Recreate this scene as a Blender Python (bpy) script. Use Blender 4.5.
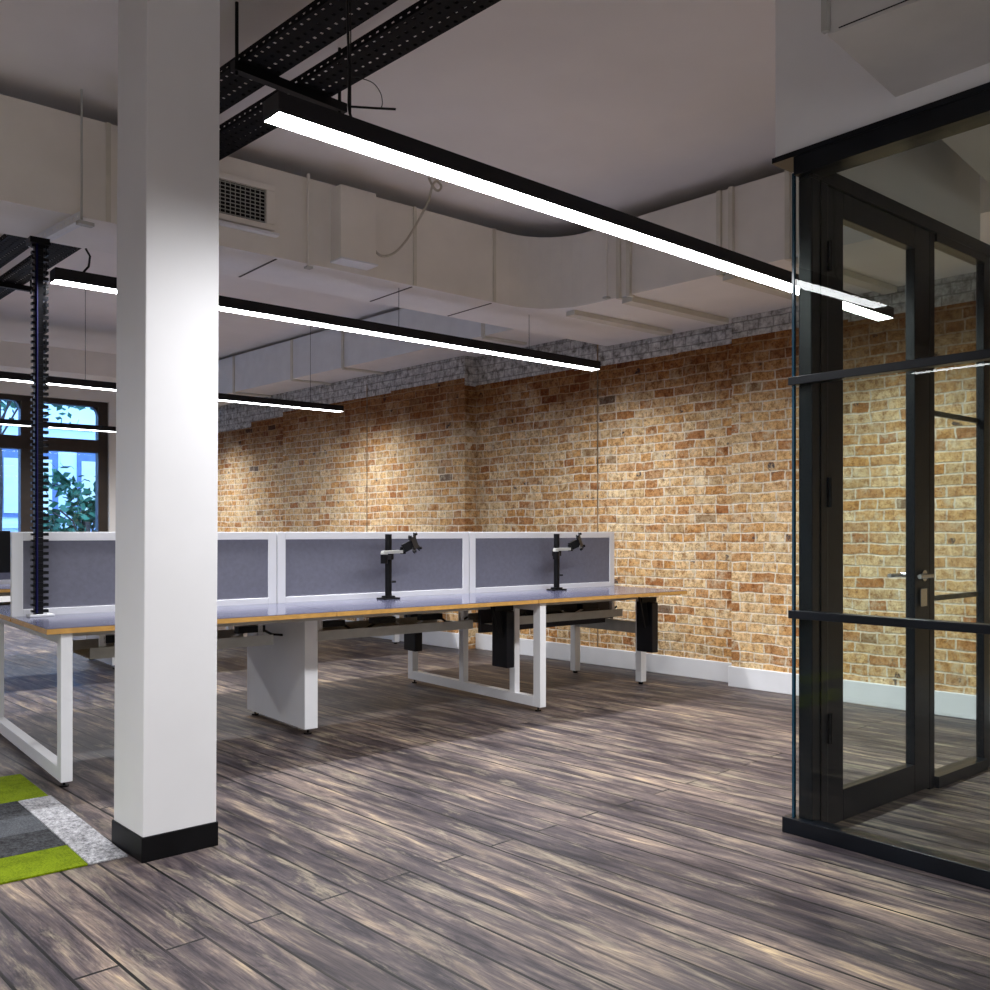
import bpy, bmesh, math, random
from mathutils import Vector, Matrix

for o in list(bpy.data.objects):
    bpy.data.objects.remove(o)
S = bpy.context.scene
C = S.collection
R = math.radians
rnd = random.Random(7)

# ---------------------------------------------------------------- camera
cd = bpy.data.cameras.new('camera'); cam = bpy.data.objects.new('camera', cd); C.objects.link(cam)
cam.location = (0, 0, 1.2); cam.rotation_euler = (R(90), 0, R(-40.06))
cd.sensor_width = 36; cd.lens = 36 * 930 / 990; cd.shift_y = 37 / 990
cd.clip_start = 0.05; cd.clip_end = 200
S.camera = cam

# ---------------------------------------------------------------- light and exposure
LAMP_POWER = 84.0        # emission of the strip diffusers
STRIP_COLOR = (0.975, 0.98, 1.0, 1)
w = bpy.data.worlds.new('dusk_sky'); S.world = w; w.use_nodes = True
bg = w.node_tree.nodes['Background']
bg.inputs[0].default_value = (0.30, 0.52, 1.0, 1); bg.inputs[1].default_value = 3.5
S.view_settings.view_transform = 'Standard'; S.view_settings.look = 'None'
S.view_settings.gamma = 1; S.view_settings.exposure = 0.88; S.view_settings.use_curve_mapping = False


# ---------------------------------------------------------------- materials
def new_mat(name):
    m = bpy.data.materials.new(name); m.use_nodes = True
    nt = m.node_tree; b = nt.nodes['Principled BSDF']
    return m, nt, b


def L(nt, a, b): nt.links.new(a, b)


def N(nt, t, **kw):
    n = nt.nodes.new(t)
    for k, v in kw.items():
        if hasattr(n, k): setattr(n, k, v)
        else: n.inputs[k.replace('_', ' ')].default_value = v
    return n


def math_n(nt, op, a, b=None):
    n = nt.nodes.new('ShaderNodeMath'); n.operation = op
    for i, v in enumerate((a, b)):
        if v is None: continue
        if isinstance(v, (int, float)): n.inputs[i].default_value = v
        else: L(nt, v, n.inputs[i])
    return n.outputs[0]


def ramp(nt, fac, stops, interp='LINEAR'):
    n = nt.nodes.new('ShaderNodeValToRGB'); n.color_ramp.interpolation = interp
    el = n.color_ramp.elements
    el[0].position = stops[0][0]; el[0].color = (*stops[0][1], 1)
    el[1].position = stops[-1][0]; el[1].color = (*stops[-1][1], 1)
    for p, c in stops[1:-1]:
        e = el.new(p); e.color = (*c, 1)
    L(nt, fac, n.inputs[0]); return n.outputs[0]


def mixc(nt, fac, a, b, mode='MIX'):
    n = nt.nodes.new('ShaderNodeMix'); n.data_type = 'RGBA'; n.blend_type = mode
    for i, v in ((0, fac), (6, a), (7, b)):
        if isinstance(v, (int, float)): n.inputs[i].default_value = v
        elif isinstance(v, tuple): n.inputs[i].default_value = (*v, 1)
        else: L(nt, v, n.inputs[i])
    return n.outputs[2]


def noise(nt, vec, scale, detail=4, rough=0.55, dist=0.0):
    n = nt.nodes.new('ShaderNodeTexNoise'); n.inputs['Scale'].default_value = scale
    n.inputs['Detail'].default_value = detail; n.inputs['Roughness'].default_value = rough
    n.inputs['Distortion'].default_value = dist
    if vec is not None: L(nt, vec, n.inputs['Vector'])
    return n


def mapping(nt, vec, scale=(1, 1, 1), rot=(0, 0, 0), loc=(0, 0, 0)):
    n = nt.nodes.new('ShaderNodeMapping'); n.inputs['Scale'].default_value = scale
    n.inputs['Rotation'].default_value = rot; n.inputs['Location'].default_value = loc
    L(nt, vec, n.inputs['Vector']); return n.outputs[0]


def bump(nt, b, h, strength, dist):
    n = nt.nodes.new('ShaderNodeBump'); n.inputs['Strength'].default_value = strength
    n.inputs['Distance'].default_value = dist; L(nt, h, n.inputs['Height']); L(nt, n.outputs[0], b.inputs['Normal'])


def plain(name, col, rough=0.5, metal=0.0, var=0.04, scale=6.0, spec=0.5, bmp=0.0):
    m, nt, b = new_mat(name)
    tc = nt.nodes.new('ShaderNodeTexCoord'); n = noise(nt, tc.outputs['Object'], scale, 5)
    c2 = tuple(max(0, x * (1 - var * 2)) for x in col); c1 = tuple(min(1, x * (1 + var)) for x in col)
    L(nt, ramp(nt, n.outputs[0], [(0.3, c2), (0.7, c1)]), b.inputs['Base Color'])
    b.inputs['Roughness'].default_value = rough; b.inputs['Metallic'].default_value = metal
    b.inputs['Specular IOR Level'].default_value = spec
    if bmp:
        n2 = noise(nt, tc.outputs['Object'], scale * 30, 3); bump(nt, b, n2.outputs[0], bmp, 0.002)
    return m


M = {}
M['ceiling'] = plain('ceiling_plaster', (0.88, 0.84, 0.815), 0.9, var=0.03, scale=1.2, bmp=0.1)
M['wall'] = plain('white_wall_paint', (0.87, 0.87, 0.87), 0.8, var=0.02, scale=2)
M['wall_grey'] = plain('grey_wall_paint', (0.72, 0.72, 0.73), 0.8, var=0.02, scale=2)
M['column'] = plain('white_column_paint', (0.76, 0.76, 0.775), 0.6, var=0.015, scale=3)
M['skirt'] = plain('white_skirting_paint', (0.78, 0.79, 0.82), 0.45, var=0.02)
M['duct'] = plain('painted_duct_metal', (0.85, 0.81, 0.745), 0.6, var=0.04, scale=2.5)
M['duct_under'] = plain('painted_duct_board', (0.88, 0.85, 0.82), 0.75, var=0.03, scale=2.5)
M['duct_band'] = plain('duct_joint_band_paint', (0.70, 0.665, 0.575), 0.6, var=0.05)
M['white_metal'] = plain('white_powder_coat', (0.80, 0.81, 0.84), 0.4, var=0.01)
M['grey_metal'] = plain('grey_white_steel', (0.50, 0.50, 0.47), 0.45, var=0.06, scale=10)
M['black_metal'] = plain('black_powder_coat', (0.004, 0.004, 0.005), 0.45, var=0.2, spec=0.2)
M['frame'] = plain('blue_black_frame_paint', (0.005, 0.007, 0.011), 0.32, var=0.2, scale=3, spec=0.3)
M['black_plastic'] = plain('black_plastic', (0.004, 0.004, 0.006), 0.4, var=0.2, spec=0.25)
M['tray'] = plain('black_tray_steel', (0.003, 0.003, 0.004), 0.6, var=0.2, spec=0.12)
M['housing'] = plain('black_light_housing', (0.010, 0.009, 0.012), 0.55, var=0.1, spec=0.3)
M['screen'] = plain('grey_blue_fabric', (0.175, 0.178, 0.225), 0.9, var=0.05, scale=40, bmp=0.3)
M['dark_screen'] = plain('charcoal_fabric', (0.035, 0.033, 0.040), 0.9, var=0.05, scale=40)
M['ply'] = plain('plywood_edge', (0.60, 0.33, 0.085), 0.45, var=0.1, scale=25)
M['desk'] = plain('pale_grey_laminate', (0.095, 0.098, 0.155), 0.16, var=0.02)
M['brown_frame'] = plain('dark_brown_window_wood', (0.035, 0.024, 0.018), 0.45, var=0.15)
M['chrome'] = plain('brushed_steel', (0.6, 0.6, 0.6), 0.25, metal=1.0, var=0.02)
M['facade'] = plain('pale_stone_facade', (0.62, 0.72, 0.85), 0.8, var=0.04, scale=0.8)
M['facade_dark'] = plain('facade_window_recess', (0.10, 0.16, 0.33), 0.5, var=0.1)
M['blind'] = plain('cream_window_blind', (0.62, 0.66, 0.55), 0.8, var=0.04)
M['leaf'] = plain('green_leaves', (0.035, 0.16, 0.085), 0.6, var=0.3, scale=3)
M['bark'] = plain('grey_brown_bark', (0.07, 0.05, 0.04), 0.9, var=0.3, scale=12)
M['street'] = plain('grey_asphalt', (0.12, 0.13, 0.15), 0.9, var=0.1, scale=1)
M['wire'] = plain('cream_cable', (0.5, 0.46, 0.38), 0.6, var=0.05)
M['edge_glass'] = plain('teal_glass_edge', (0.01, 0.05, 0.085), 0.15, var=0.1)

# glass: thin clear sheet
m, nt, b = new_mat('clear_glass'); nt.nodes.remove(b)
tr = nt.nodes.new('ShaderNodeBsdfTransparent'); tr.inputs[0].default_value = (0.93, 0.965, 0.95, 1)
gl = nt.nodes.new('ShaderNodeBsdfGlossy'); gl.inputs['Roughness'].default_value = 0.0
lw = nt.nodes.new('ShaderNodeLayerWeight'); lw.inputs[0].default_value = 0.5
fres = math_n(nt, 'ADD', math_n(nt, 'MULTIPLY', math_n(nt, 'POWER', lw.outputs['Facing'], 5.0), 0.9), 0.018)
mx = nt.nodes.new('ShaderNodeMixShader'); L(nt, fres, mx.inputs[0]); L(nt, tr.outputs[0], mx.inputs[1]); L(nt, gl.outputs[0], mx.inputs[2])
L(nt, mx.outputs[0], nt.nodes['Material Output'].inputs['Surface']); M['glass'] = m

# strip diffuser
m, nt, b = new_mat('lit_diffuser')
b.inputs['Base Color'].default_value = (0.9, 0.9, 0.9, 1)
b.inputs['Emission Color'].default_value = STRIP_COLOR; 
# lensed optic: the strip throws most of its light downwards
lw = nt.nodes.new('ShaderNodeLayerWeight'); lw.inputs[0].default_value = 0.5
cosv = math_n(nt, 'SUBTRACT', 1.0, lw.outputs['Facing'])
lobe = math_n(nt, 'ADD', math_n(nt, 'MULTIPLY', math_n(nt, 'POWER', cosv, 1.15), 0.97), 0.02)
L(nt, math_n(nt, 'MULTIPLY', lobe, LAMP_POWER), b.inputs['Emission Strength'])
M['lit'] = m


def brick_material():
    m, nt, b = new_mat('london_stock_brick')
    tc = nt.nodes.new('ShaderNodeTexCoord')
    v = mapping(nt, tc.outputs['Object'], rot=(R(-90), 0, 0))   # x along wall, z up -> y
    dn = noise(nt, tc.outputs['Object'], 9, 4)
    off = nt.nodes.new('ShaderNodeVectorMath'); off.operation = 'MULTIPLY_ADD'
    L(nt, dn.outputs['Color'], off.inputs[0]); off.inputs[1].default_value = (0.034, 0.024, 0)
    dlow = noise(nt, tc.outputs['Object'], 2.1, 2); off0 = nt.nodes.new('ShaderNodeVectorMath'); off0.operation = 'MULTIPLY_ADD'
    L(nt, dlow.outputs['Color'], off0.inputs[0]); off0.inputs[1].default_value = (0.05, 0.035, 0); L(nt, v, off0.inputs[2]); L(nt, off0.outputs[0], off.inputs[2])
    # wandering course heights and perpends
    def bricks(width, freq, sq, c1=(0, 0, 0), c2=(1, 1, 1), smooth=0.5, ms=0.0075):
        t = nt.nodes.new('ShaderNodeTexBrick')
        t.offset = 0.5; t.offset_frequency = 2; t.squash = sq; t.squash_frequency = freq
        t.inputs['Scale'].default_value = 1.0; t.inputs['Brick Width'].default_value = width
        t.inputs['Row Height'].default_value = 0.0765; t.inputs['Mortar Size'].default_value = ms
        t.inputs['Mortar Smooth'].default_value = smooth; t.inputs['Bias'].default_value = 0
        t.inputs['Color1'].default_value = (*c1, 1); t.inputs['Color2'].default_value = (*c2, 1)
        t.inputs['Mortar'].default_value = (0.5, 0.5, 0.5, 1)
        L(nt, off.outputs[0], t.inputs['Vector']); return t
    A = bricks(0.205, 3, 0.62)
    fac_m = A.outputs['Fac']; rand = A.outputs['Color']
    base = ramp(nt, rand, [(0.0, (0.74, 0.57, 0.33)), (0.10, (0.46, 0.22, 0.08)), (0.2, (0.80, 0.64, 0.40)), (0.34, (0.62, 0.37, 0.15)),
                           (0.46, (0.84, 0.70, 0.46)), (0.58, (0.55, 0.30, 0.11)), (0.68, (0.76, 0.56, 0.30)), (0.80, (0.40, 0.175, 0.065)),
                           (0.86, (0.72, 0.59, 0.38)), (0.975, (0.60, 0.44, 0.24)), (1.0, (0.15, 0.12, 0.11))])
    n1 = noise(nt, tc.outputs['Object'], 19, 8, 0.78)
    mott = ramp(nt, n1.outputs[0], [(0.38, (0.42, 0.24, 0.11)), (0.47, (0.88, 0.74, 0.58)), (0.57, (1.25, 1.20, 1.10))])
    c = mixc(nt, 0.9, base, mott, 'MULTIPLY')
    n2 = noise(nt, tc.outputs['Object'], 42, 6, 0.82)
    c = mixc(nt, ramp(nt, n2.outputs[0], [(0.52, (0, 0, 0)), (0.62, (0.85, 0.85, 0.85))]), c, (0.20, 0.085, 0.03))
    n5 = noise(nt, tc.outputs['Object'], 11, 5, 0.75)
    c = mixc(nt, ramp(nt, n5.outputs[0], [(0.52, (0, 0, 0)), (0.66, (0.75, 0.75, 0.75))]), c, (0.76, 0.65, 0.45))
    # burnt, blackened bricks
    n6 = noise(nt, tc.outputs['Object'], 7.5, 2, 0.5)
    n7 = noise(nt, tc.outputs['Object'], 38, 4, 0.7)
    burnt = math_n(nt, 'MULTIPLY', ramp(nt, n6.outputs[0], [(0.68, (0, 0, 0)), (0.71, (1, 1, 1))]), ramp(nt, n7.outputs[0], [(0.42, (0, 0, 0)), (0.52, (1, 1, 1))]))
    c = mixc(nt, burnt, c, (0.09, 0.07, 0.065))
    mort = ramp(nt, n1.outputs[0], [(0.3, (0.66, 0.54, 0.37)), (0.6, (0.92, 0.84, 0.69))])
    c = mixc(nt, math_n(nt, 'MULTIPLY', fac_m, ramp(nt, n1.outputs[0], [(0.34, (0.35, 0.35, 0.35)), (0.5, (1, 1, 1))])), c, mort)
    # uncleaned, sooty top courses with an uneven edge, plus painted fall-off of lamp light
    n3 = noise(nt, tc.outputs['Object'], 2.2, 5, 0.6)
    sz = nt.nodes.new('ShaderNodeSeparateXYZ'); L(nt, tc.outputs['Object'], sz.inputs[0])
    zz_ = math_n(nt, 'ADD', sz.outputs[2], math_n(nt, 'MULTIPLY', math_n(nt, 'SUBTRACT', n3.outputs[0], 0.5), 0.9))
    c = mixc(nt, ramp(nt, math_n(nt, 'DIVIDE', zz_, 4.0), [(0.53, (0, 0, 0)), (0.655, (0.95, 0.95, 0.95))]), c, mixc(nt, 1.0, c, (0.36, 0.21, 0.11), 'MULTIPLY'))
    L(nt, c, b.inputs['Base Color']); b.inputs['Roughness'].default_value = 0.9
    b.inputs['Specular IOR Level'].default_value = 0.2
    h = math_n(nt, 'ADD', math_n(nt, 'MULTIPLY', fac_m, -0.6), math_n(nt, 'MULTIPLY', n1.outputs[0], 0.9))
    h = math_n(nt, 'ADD', h, math_n(nt, 'MULTIPLY', n2.outputs[0], 0.35))
    bump(nt, b, h, 0.8, 0.016)
    # the same brick under old white paint
    m2, nt2, b2 = new_mat('white_painted_brick')
    tc2 = nt2.nodes.new('ShaderNodeTexCoord'); v2 = mapping(nt2, tc2.outputs['Object'], rot=(R(-90), 0, 0))
    dn2 = noise(nt2, tc2.outputs['Object'], 9, 4)
    of2 = nt2.nodes.new('ShaderNodeVectorMath'); of2.operation = 'MULTIPLY_ADD'
    L(nt2, dn2.outputs['Color'], of2.inputs[0]); of2.inputs[1].default_value = (0.020, 0.014, 0); L(nt2, v2, of2.inputs[2])
    t = nt2.nodes.new('ShaderNodeTexBrick'); t.offset = 0.5; t.squash = 0.62; t.squash_frequency = 3
    t.inputs['Scale'].default_value = 1.0; t.inputs['Brick Width'].default_value = 0.205
    t.inputs['Row Height'].default_value = 0.0765; t.inputs['Mortar Size'].default_value = 0.006; t.inputs['Mortar Smooth'].default_value = 0.6
    L(nt2, of2.outputs[0], t.inputs['Vector'])
    na = noise(nt2, tc2.outputs['Object'], 14, 6, 0.7)
    col = ramp(nt2, na.outputs[0], [(0.34, (0.12, 0.10, 0.08)), (0.50, (0.50, 0.47, 0.43)), (0.66, (0.78, 0.75, 0.70))])
    col = mixc(nt2, math_n(nt2, 'MULTIPLY', t.outputs['Fac'], 0.6), col, (0.20, 0.18, 0.155))
    L(nt2, col, b2.inputs['Base Color']); b2.inputs['Roughness'].default_value = 0.85
    h2 = math_n(nt2, 'ADD', math_n(nt2, 'MULTIPLY', t.outputs['Fac'], -0.6), math_n(nt2, 'MULTIPLY', na.outputs[0], 0.8))
    bump(nt2, b2, h2, 0.9, 0.016)
    return m, m2


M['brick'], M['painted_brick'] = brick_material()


def floor_material():
    m, nt, b = new_mat('worn_dark_floorboards')
    tc = nt.nodes.new('ShaderNodeTexCoord')
    v = mapping(nt, tc.outputs['Object'], rot=(0, 0, R(-90)))      # local y runs along the boards
    t = nt.nodes.new('ShaderNodeTexBrick'); t.offset = 0.37; t.offset_frequency = 2; t.squash = 1
    t.inputs['Scale'].default_value = 1; t.inputs['Brick Width'].default_value = 4.1; t.inputs['Row Height'].default_value = 0.128
    t.inputs['Mortar Size'].default_value = 0.0052; t.inputs['Mortar Smooth'].default_value = 0.1
    t.inputs['Color1'].default_value = (0, 0, 0, 1); t.inputs['Color2'].default_value = (1, 1, 1, 1); t.inputs['Mortar'].default_value = (0.4, 0.4, 0.4, 1)
    L(nt, v, t.inputs['Vector'])
    sep = nt.nodes.new('ShaderNodeVectorMath'); sep.operation = 'MULTIPLY_ADD'
    L(nt, t.outputs['Color'], sep.inputs[0]); sep.inputs[1].default_value = (17, 31, 0); L(nt, v, sep.inputs[2])
    streak = noise(nt, mapping(nt, sep.outputs[0], scale=(0.9, 6.5, 1)), 2.4, 8, 0.68, 0.5)
    grain = noise(nt, mapping(nt, sep.outputs[0], scale=(1.3, 60, 1)), 3.0, 5, 0.65, 0.2)
    blot = noise(nt, mapping(nt, v, scale=(0.5, 1.9, 1)), 1.3, 6, 0.62, 0.4)
    c = ramp(nt, streak.outputs[0], [(0.30, (0.008, 0.006, 0.009)), (0.42, (0.042, 0.035, 0.042)), (0.54, (0.105, 0.087, 0.086)), (0.68, (0.27, 0.225, 0.165))])
    wear = ramp(nt, blot.outputs[0], [(0.36, (0.42, 0.40, 0.46)), (0.50, (1.0, 0.97, 0.98)), (0.64, (1.9, 1.8, 1.55))])
    c = mixc(nt, 0.95, c, wear, 'MULTIPLY')
    c = mixc(nt, 0.5, c, ramp(nt, grain.outputs[0], [(0.36, (0.40, 0.38, 0.38)), (0.64, (1.4, 1.4, 1.4))]), 'MULTIPLY')
    c = mixc(nt, 0.7, c, ramp(nt, t.outputs['Color'], [(0, (0.60, 0.60, 0.68)), (1, (1.4, 1.34, 1.22))]), 'MULTIPLY')
    # knots and scuffs of bare wood
    vo = nt.nodes.new('ShaderNodeTexVoronoi'); vo.inputs['Scale'].default_value = 2.4; L(nt, mapping(nt, v, scale=(1.0, 1.9, 1)), vo.inputs['Vector'])
    c = mixc(nt, ramp(nt, vo.outputs['Distance'], [(0.02, (0.75, 0.75, 0.75)), (0.06, (0, 0, 0))]), c, (0.03, 0.02, 0.018))
    n4 = noise(nt, mapping(nt, v, scale=(0.8, 4.4, 1)), 2.4, 8, 0.74, 0.5)
    c = mixc(nt, ramp(nt, n4.outputs[0], [(0.53, (0, 0, 0)), (0.66, (0.8, 0.8, 0.8))]), c, mixc(nt, 0.6, (0.30, 0.255, 0.185), ramp(nt, grain.outputs[0], [(0.3, (0.3, 0.3, 0.3)), (0.7, (1.3, 1.3, 1.3))]), 'MULTIPLY'))
    # open joints, some wider and filled with dirt
    n8 = noise(nt, mapping(nt, v, scale=(0.5, 6, 1)), 1.5, 2)
    c = mixc(nt, math_n(nt, 'MULTIPLY', t.outputs['Fac'], ramp(nt, n8.outputs[0], [(0.38, (0.35, 0.35, 0.35)), (0.52, (1, 1, 1))])), c, (0.003, 0.003, 0.003))
    L(nt, c, b.inputs['Base Color'])
    rr = ramp(nt, blot.outputs[0], [(0.3, (0.40, 0.40, 0.40)), (0.7, (0.55, 0.55, 0.55))]); L(nt, rr, b.inputs['Roughness'])
    b.inputs['Specular IOR Level'].default_value = 0.22
    h = math_n(nt, 'ADD', math_n(nt, 'MULTIPLY', t.outputs['Fac'], -1.0), math_n(nt, 'MULTIPLY', grain.outputs[0], 0.25))
    bump(nt, b, h, 0.4, 0.004)
    return m


M['floor'] = floor_material()


def carpet(name, col, col2, sc=120):
    m, nt, b = new_mat(name)
    tc = nt.nodes.new('ShaderNodeTexCoord')
    n = noise(nt, tc.outputs['Object'], sc, 6, 0.85); n2 = noise(nt, tc.outputs['Object'], 14, 5, 0.7)
    c = ramp(nt, n.outputs[0], [(0.35, col2), (0.62, col)])
    c = mixc(nt, 0.6, c, ramp(nt, n2.outputs[0], [(0.35, (0.6, 0.6, 0.6)), (0.6, (1.15, 1.15, 1.15))]), 'MULTIPLY')
    L(nt, c, b.inputs['Base Color']); b.inputs['Roughness'].default_value = 1; b.inputs['Specular IOR Level'].default_value = 0.1
    bump(nt, b, n.outputs[0], 0.8, 0.006); return m


M['c_green'] = carpet('lime_carpet_pile', (0.25, 0.33, 0.012), (0.09, 0.14, 0.003))
M['c_white'] = carpet('white_mottled_carpet_pile', (0.66, 0.66, 0.69), (0.10, 0.10, 0.11), 55)
M['c_dark'] = carpet('charcoal_carpet_pile', (0.095, 0.098, 0.105), (0.010, 0.010, 0.012), 60)
M['c_grey'] = carpet('slate_carpet_pile', (0.15, 0.16, 0.175), (0.045, 0.047, 0.055))


# ---------------------------------------------------------------- mesh helpers
class MB:
    def __init__(s): s.b = bmesh.new()
    def box(s, x0, x1, y0, y1, z0, z1, mi=0):
        vs = [s.b.verts.new(p) for p in ((x0, y0, z0), (x1, y0, z0), (x1, y1, z0), (x0, y1, z0), (x0, y0, z1), (x1, y0, z1), (x1, y1, z1), (x0, y1, z1))]
        for f in ((3, 2, 1, 0), (4, 5, 6, 7), (0, 1, 5, 4), (1, 2, 6, 5), (2, 3, 7, 6), (3, 0, 4, 7)):
            fc = s.b.faces.new([vs[i] for i in f]); fc.material_index = mi
        return s
    def prism(s, pts, z0, z1, mi=0):                 # plan polygon (counter-clockwise) extruded in z
        a = [s.b.verts.new((x, y, z0)) for x, y in pts]; c = [s.b.verts.new((x, y, z1)) for x, y in pts]
        n = len(pts)
        f = s.b.faces.new(a[::-1]); f.material_index = mi
        f = s.b.faces.new(c); f.material_index = mi
        for i in range(n):
            f = s.b.faces.new((a[i], a[(i + 1) % n], c[(i + 1) % n], c[i])); f.material_index = mi
        return s
    def hull(s, pts):
        vs = [s.b.verts.new(p) for p in pts]; bmesh.ops.convex_hull(s.b, input=vs); return s
    def quad(s, pts, mi=0):
        f = s.b.faces.new([s.b.verts.new(p) for p in pts]); f.material_index = mi; return s
    def bar(s, p, q, wd, ht, up=(0, 0, 1)):          # box section bar between two points
        p = Vector(p); q = Vector(q); d = (q - p).normalized(); u = Vector(up)
        if abs(d.dot(u)) > 0.95: u = Vector((1, 0, 0))
        r = d.cross(u).normalized(); u = r.cross(d).normalized()
        vs = []
        for c in (p, q):
            for i, j in ((-1, -1), (1, -1), (1, 1), (-1, 1)):
                vs.append(s.b.verts.new(c + r * i * wd / 2 + u * j * ht / 2))
        for f in ((3, 2, 1, 0), (4, 5, 6, 7), (0, 1, 5, 4), (1, 2, 6, 5), (2, 3, 7, 6), (3, 0, 4, 7)):
            s.b.faces.new([vs[i] for i in f])
        return s
    def tube(s, pts, r, n=10):
        pts = [Vector(p) for p in pts]; rings = []
        prev = None
        for i, p in enumerate(pts):
            d = (pts[min(i + 1, len(pts) - 1)] - pts[max(i - 1, 0)]).normalized()
            if prev is None:
                a = Vector((0, 0, 1)) if abs(d.z) < 0.9 else Vector((1, 0, 0))
                u = d.cross(a).normalized()
            else:
                u = (prev - d * prev.dot(d)).normalized()
            prev = u; v = d.cross(u)
            rings.append([s.b.verts.new(p + (u * math.cos(2 * math.pi * k / n) + v * math.sin(2 * math.pi * k / n)) * r) for k in range(n)])
        for a, c in zip(rings, rings[1:]):
            for k in range(n): s.b.faces.new((a[k], a[(k + 1) % n], c[(k + 1) % n], c[k]))
        s.b.faces.new(rings[0][::-1]); s.b.faces.new(rings[-1]); return s
    def done(s, name, mat, parent=None, bevel=0.0, smooth=False):
        bmesh.ops.recalc_face_normals(s.b, faces=s.b.faces)
        me = bpy.data.meshes.new(name); s.b.to_mesh(me); s.b.free()
        for mm in (mat if isinstance(mat, (list, tuple)) else [mat]): me.materials.append(mm)
        o = bpy.data.objects.new(name, me); C.objects.link(o)
        if parent: o.parent = parent
        if bevel:
            md = o.modifiers.new('bevel', 'BEVEL'); md.width = bevel; md.segments = 2; md.limit_method = 'ANGLE'
        if smooth:
            for p in me.polygons: p.use_smooth = True
        return o


def tag(o, label=None, cat=None, group=None, kind=None):
    if label: o['label'] = label
    if cat: o['category'] = cat
    if group: o['group'] = group
    if kind: o['kind'] = kind
    return o


def thing(name, label, cat, loc=(0, 0, 0), rz=0.0, group=None):
    o = bpy.data.objects.new(name, None); C.objects.link(o); o.location = loc; o.rotation_euler = (0, 0, rz)
    o.empty_display_size = 0.1
    return tag(o, label, cat, group)


def dup(root, loc, rz=None, label=None, group=None):
    r = root.copy(); C.objects.link(r); r.location = loc
    if rz is not None: r.rotation_euler = (0, 0, rz)
    if label: r['label'] = label
    if group: r['group'] = group
    for ch in list(root.children):
        c = ch.copy(); C.objects.link(c); c.parent = r
        for g in list(ch.children):
            d = g.copy(); C.objects.link(d); d.parent = c
    return r


SK = R(3.52)                                      # the old building's long axis runs askew to the fit-out
H_C = 3.5


def skew_x(y, x0=6.10, y0=3.815): return x0 - math.tan(SK) * (y - y0)


# ---------------------------------------------------------------- room shell
fl = MB().quad([(-8, -7, 0), (9, -7, 0), (9, 17, 0), (-8, 17, 0)]).done('floor', M['floor']); fl.rotation_euler = (0, 0, SK)
tag(fl, 'dark worn wooden floorboards', 'floor', kind='structure')
ce = MB().box(-5, 7.2, -4.2, 14.9, H_C, H_C + 0.15).done('ceiling', M['ceiling']); tag(ce, 'pale plaster ceiling', 'ceiling', kind='structure')

# brick wall in its own frame: local x along the wall, y depth, z up
def wall_obj(name, mb, mats):
    o = mb.done(name, mats); o.location = (6.10, 3.815, 0); o.rotation_euler = (0, 0, R(90) + SK); return o
# local +x = away from camera along wall, local -y = out of wall towards +X world ... +y towards the room
D = 0.15
segs = [(-8.2, 0.54, 0.0), (0.54, 3.66, -D), (3.66, 7.2, 0.0), (7.2, 11.3, -D)]
mb = MB()
def wall_face(mb, u0, u1, yy, zb):
    mb.quad([(u0, yy, 0), (u1, yy, 0), (u1, yy, zb), (u0, yy, zb)], 0)
    mb.quad([(u0, yy, zb), (u1, yy, zb), (u1, yy, H_C), (u0, yy, H_C)], 1)
paint = {0: [(-8.2, -2.3, 2.755), (-2.3, -0.4, 2.68), (-0.4, 0.54, 2.70)],
         1: [(0.54, 1.15, 2.70), (1.15, 2.3, 2.695), (2.3, 3.66, 2.71)],
         2: [(3.66, 4.9, 2.775), (4.9, 7.2, 2.755)],
         3: [(7.2, 8.3, 2.735), (8.3, 11.3, 2.66)]}
for i, (u0, u1, yy) in enumerate(segs):
    for (a, c, zb) in paint[i]: wall_face(mb, a, c, yy, zb)
for k in range(len(segs) - 1):
    u = segs[k][1]; ya, yb = segs[k][2], segs[k + 1][2]; zb = 2.70
    mb.quad([(u, ya, 0), (u, yb, 0), (u, yb, zb), (u, ya, zb)], 0)
    mb.quad([(u, ya, zb), (u, yb, zb), (u, yb, H_C), (u, ya, H_C)], 1)
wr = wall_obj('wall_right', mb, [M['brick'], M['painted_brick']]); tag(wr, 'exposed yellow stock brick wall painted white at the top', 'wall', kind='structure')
mb = MB()
for (u0, u1, yy) in segs: mb.box(u0 - (0.02 if yy == 0 else -0.02), u1 + (0.02 if yy == 0 else -0.02), yy - 0.01, yy + 0.022, 0, 0.158)
bb = wall_obj('baseboard_right', mb, M['skirt']); bb.modifiers.new('bevel', 'BEVEL').width = 0.004; tag(bb, 'white skirting board along the brick wall', 'baseboard', kind='structure')

# movement joint in the recessed brick panel: narrow dark vertical chase
for nm, u, yy in (('wall_joint', 2.02, -D), ('wall_joint', 5.35, 0.0)):
    o = wall_obj('trim_1' if u < 3 else 'trim_2', MB().box(u - 0.008, u + 0.008, yy - 0.005, yy + 0.003, 0.16, 2.9), plain('dark_mortar_joint', (0.30, 0.20, 0.11), 0.9, var=0.5, scale=9))
    tag(o, 'thin dark vertical joint in the brick wall', 'joint', kind='structure')

o = MB().box(-5.1, -5, -4.2, 14.9, 0, H_C).done('wall_left', M['wall_grey']); tag(o, 'grey painted wall', 'wall', kind='structure')
o = MB().box(-5.1, 7.2, -4.3, -4.2, 0, H_C).done('wall_back', M['wall_grey']); tag(o, 'grey painted wall', 'wall', kind='structure')

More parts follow.
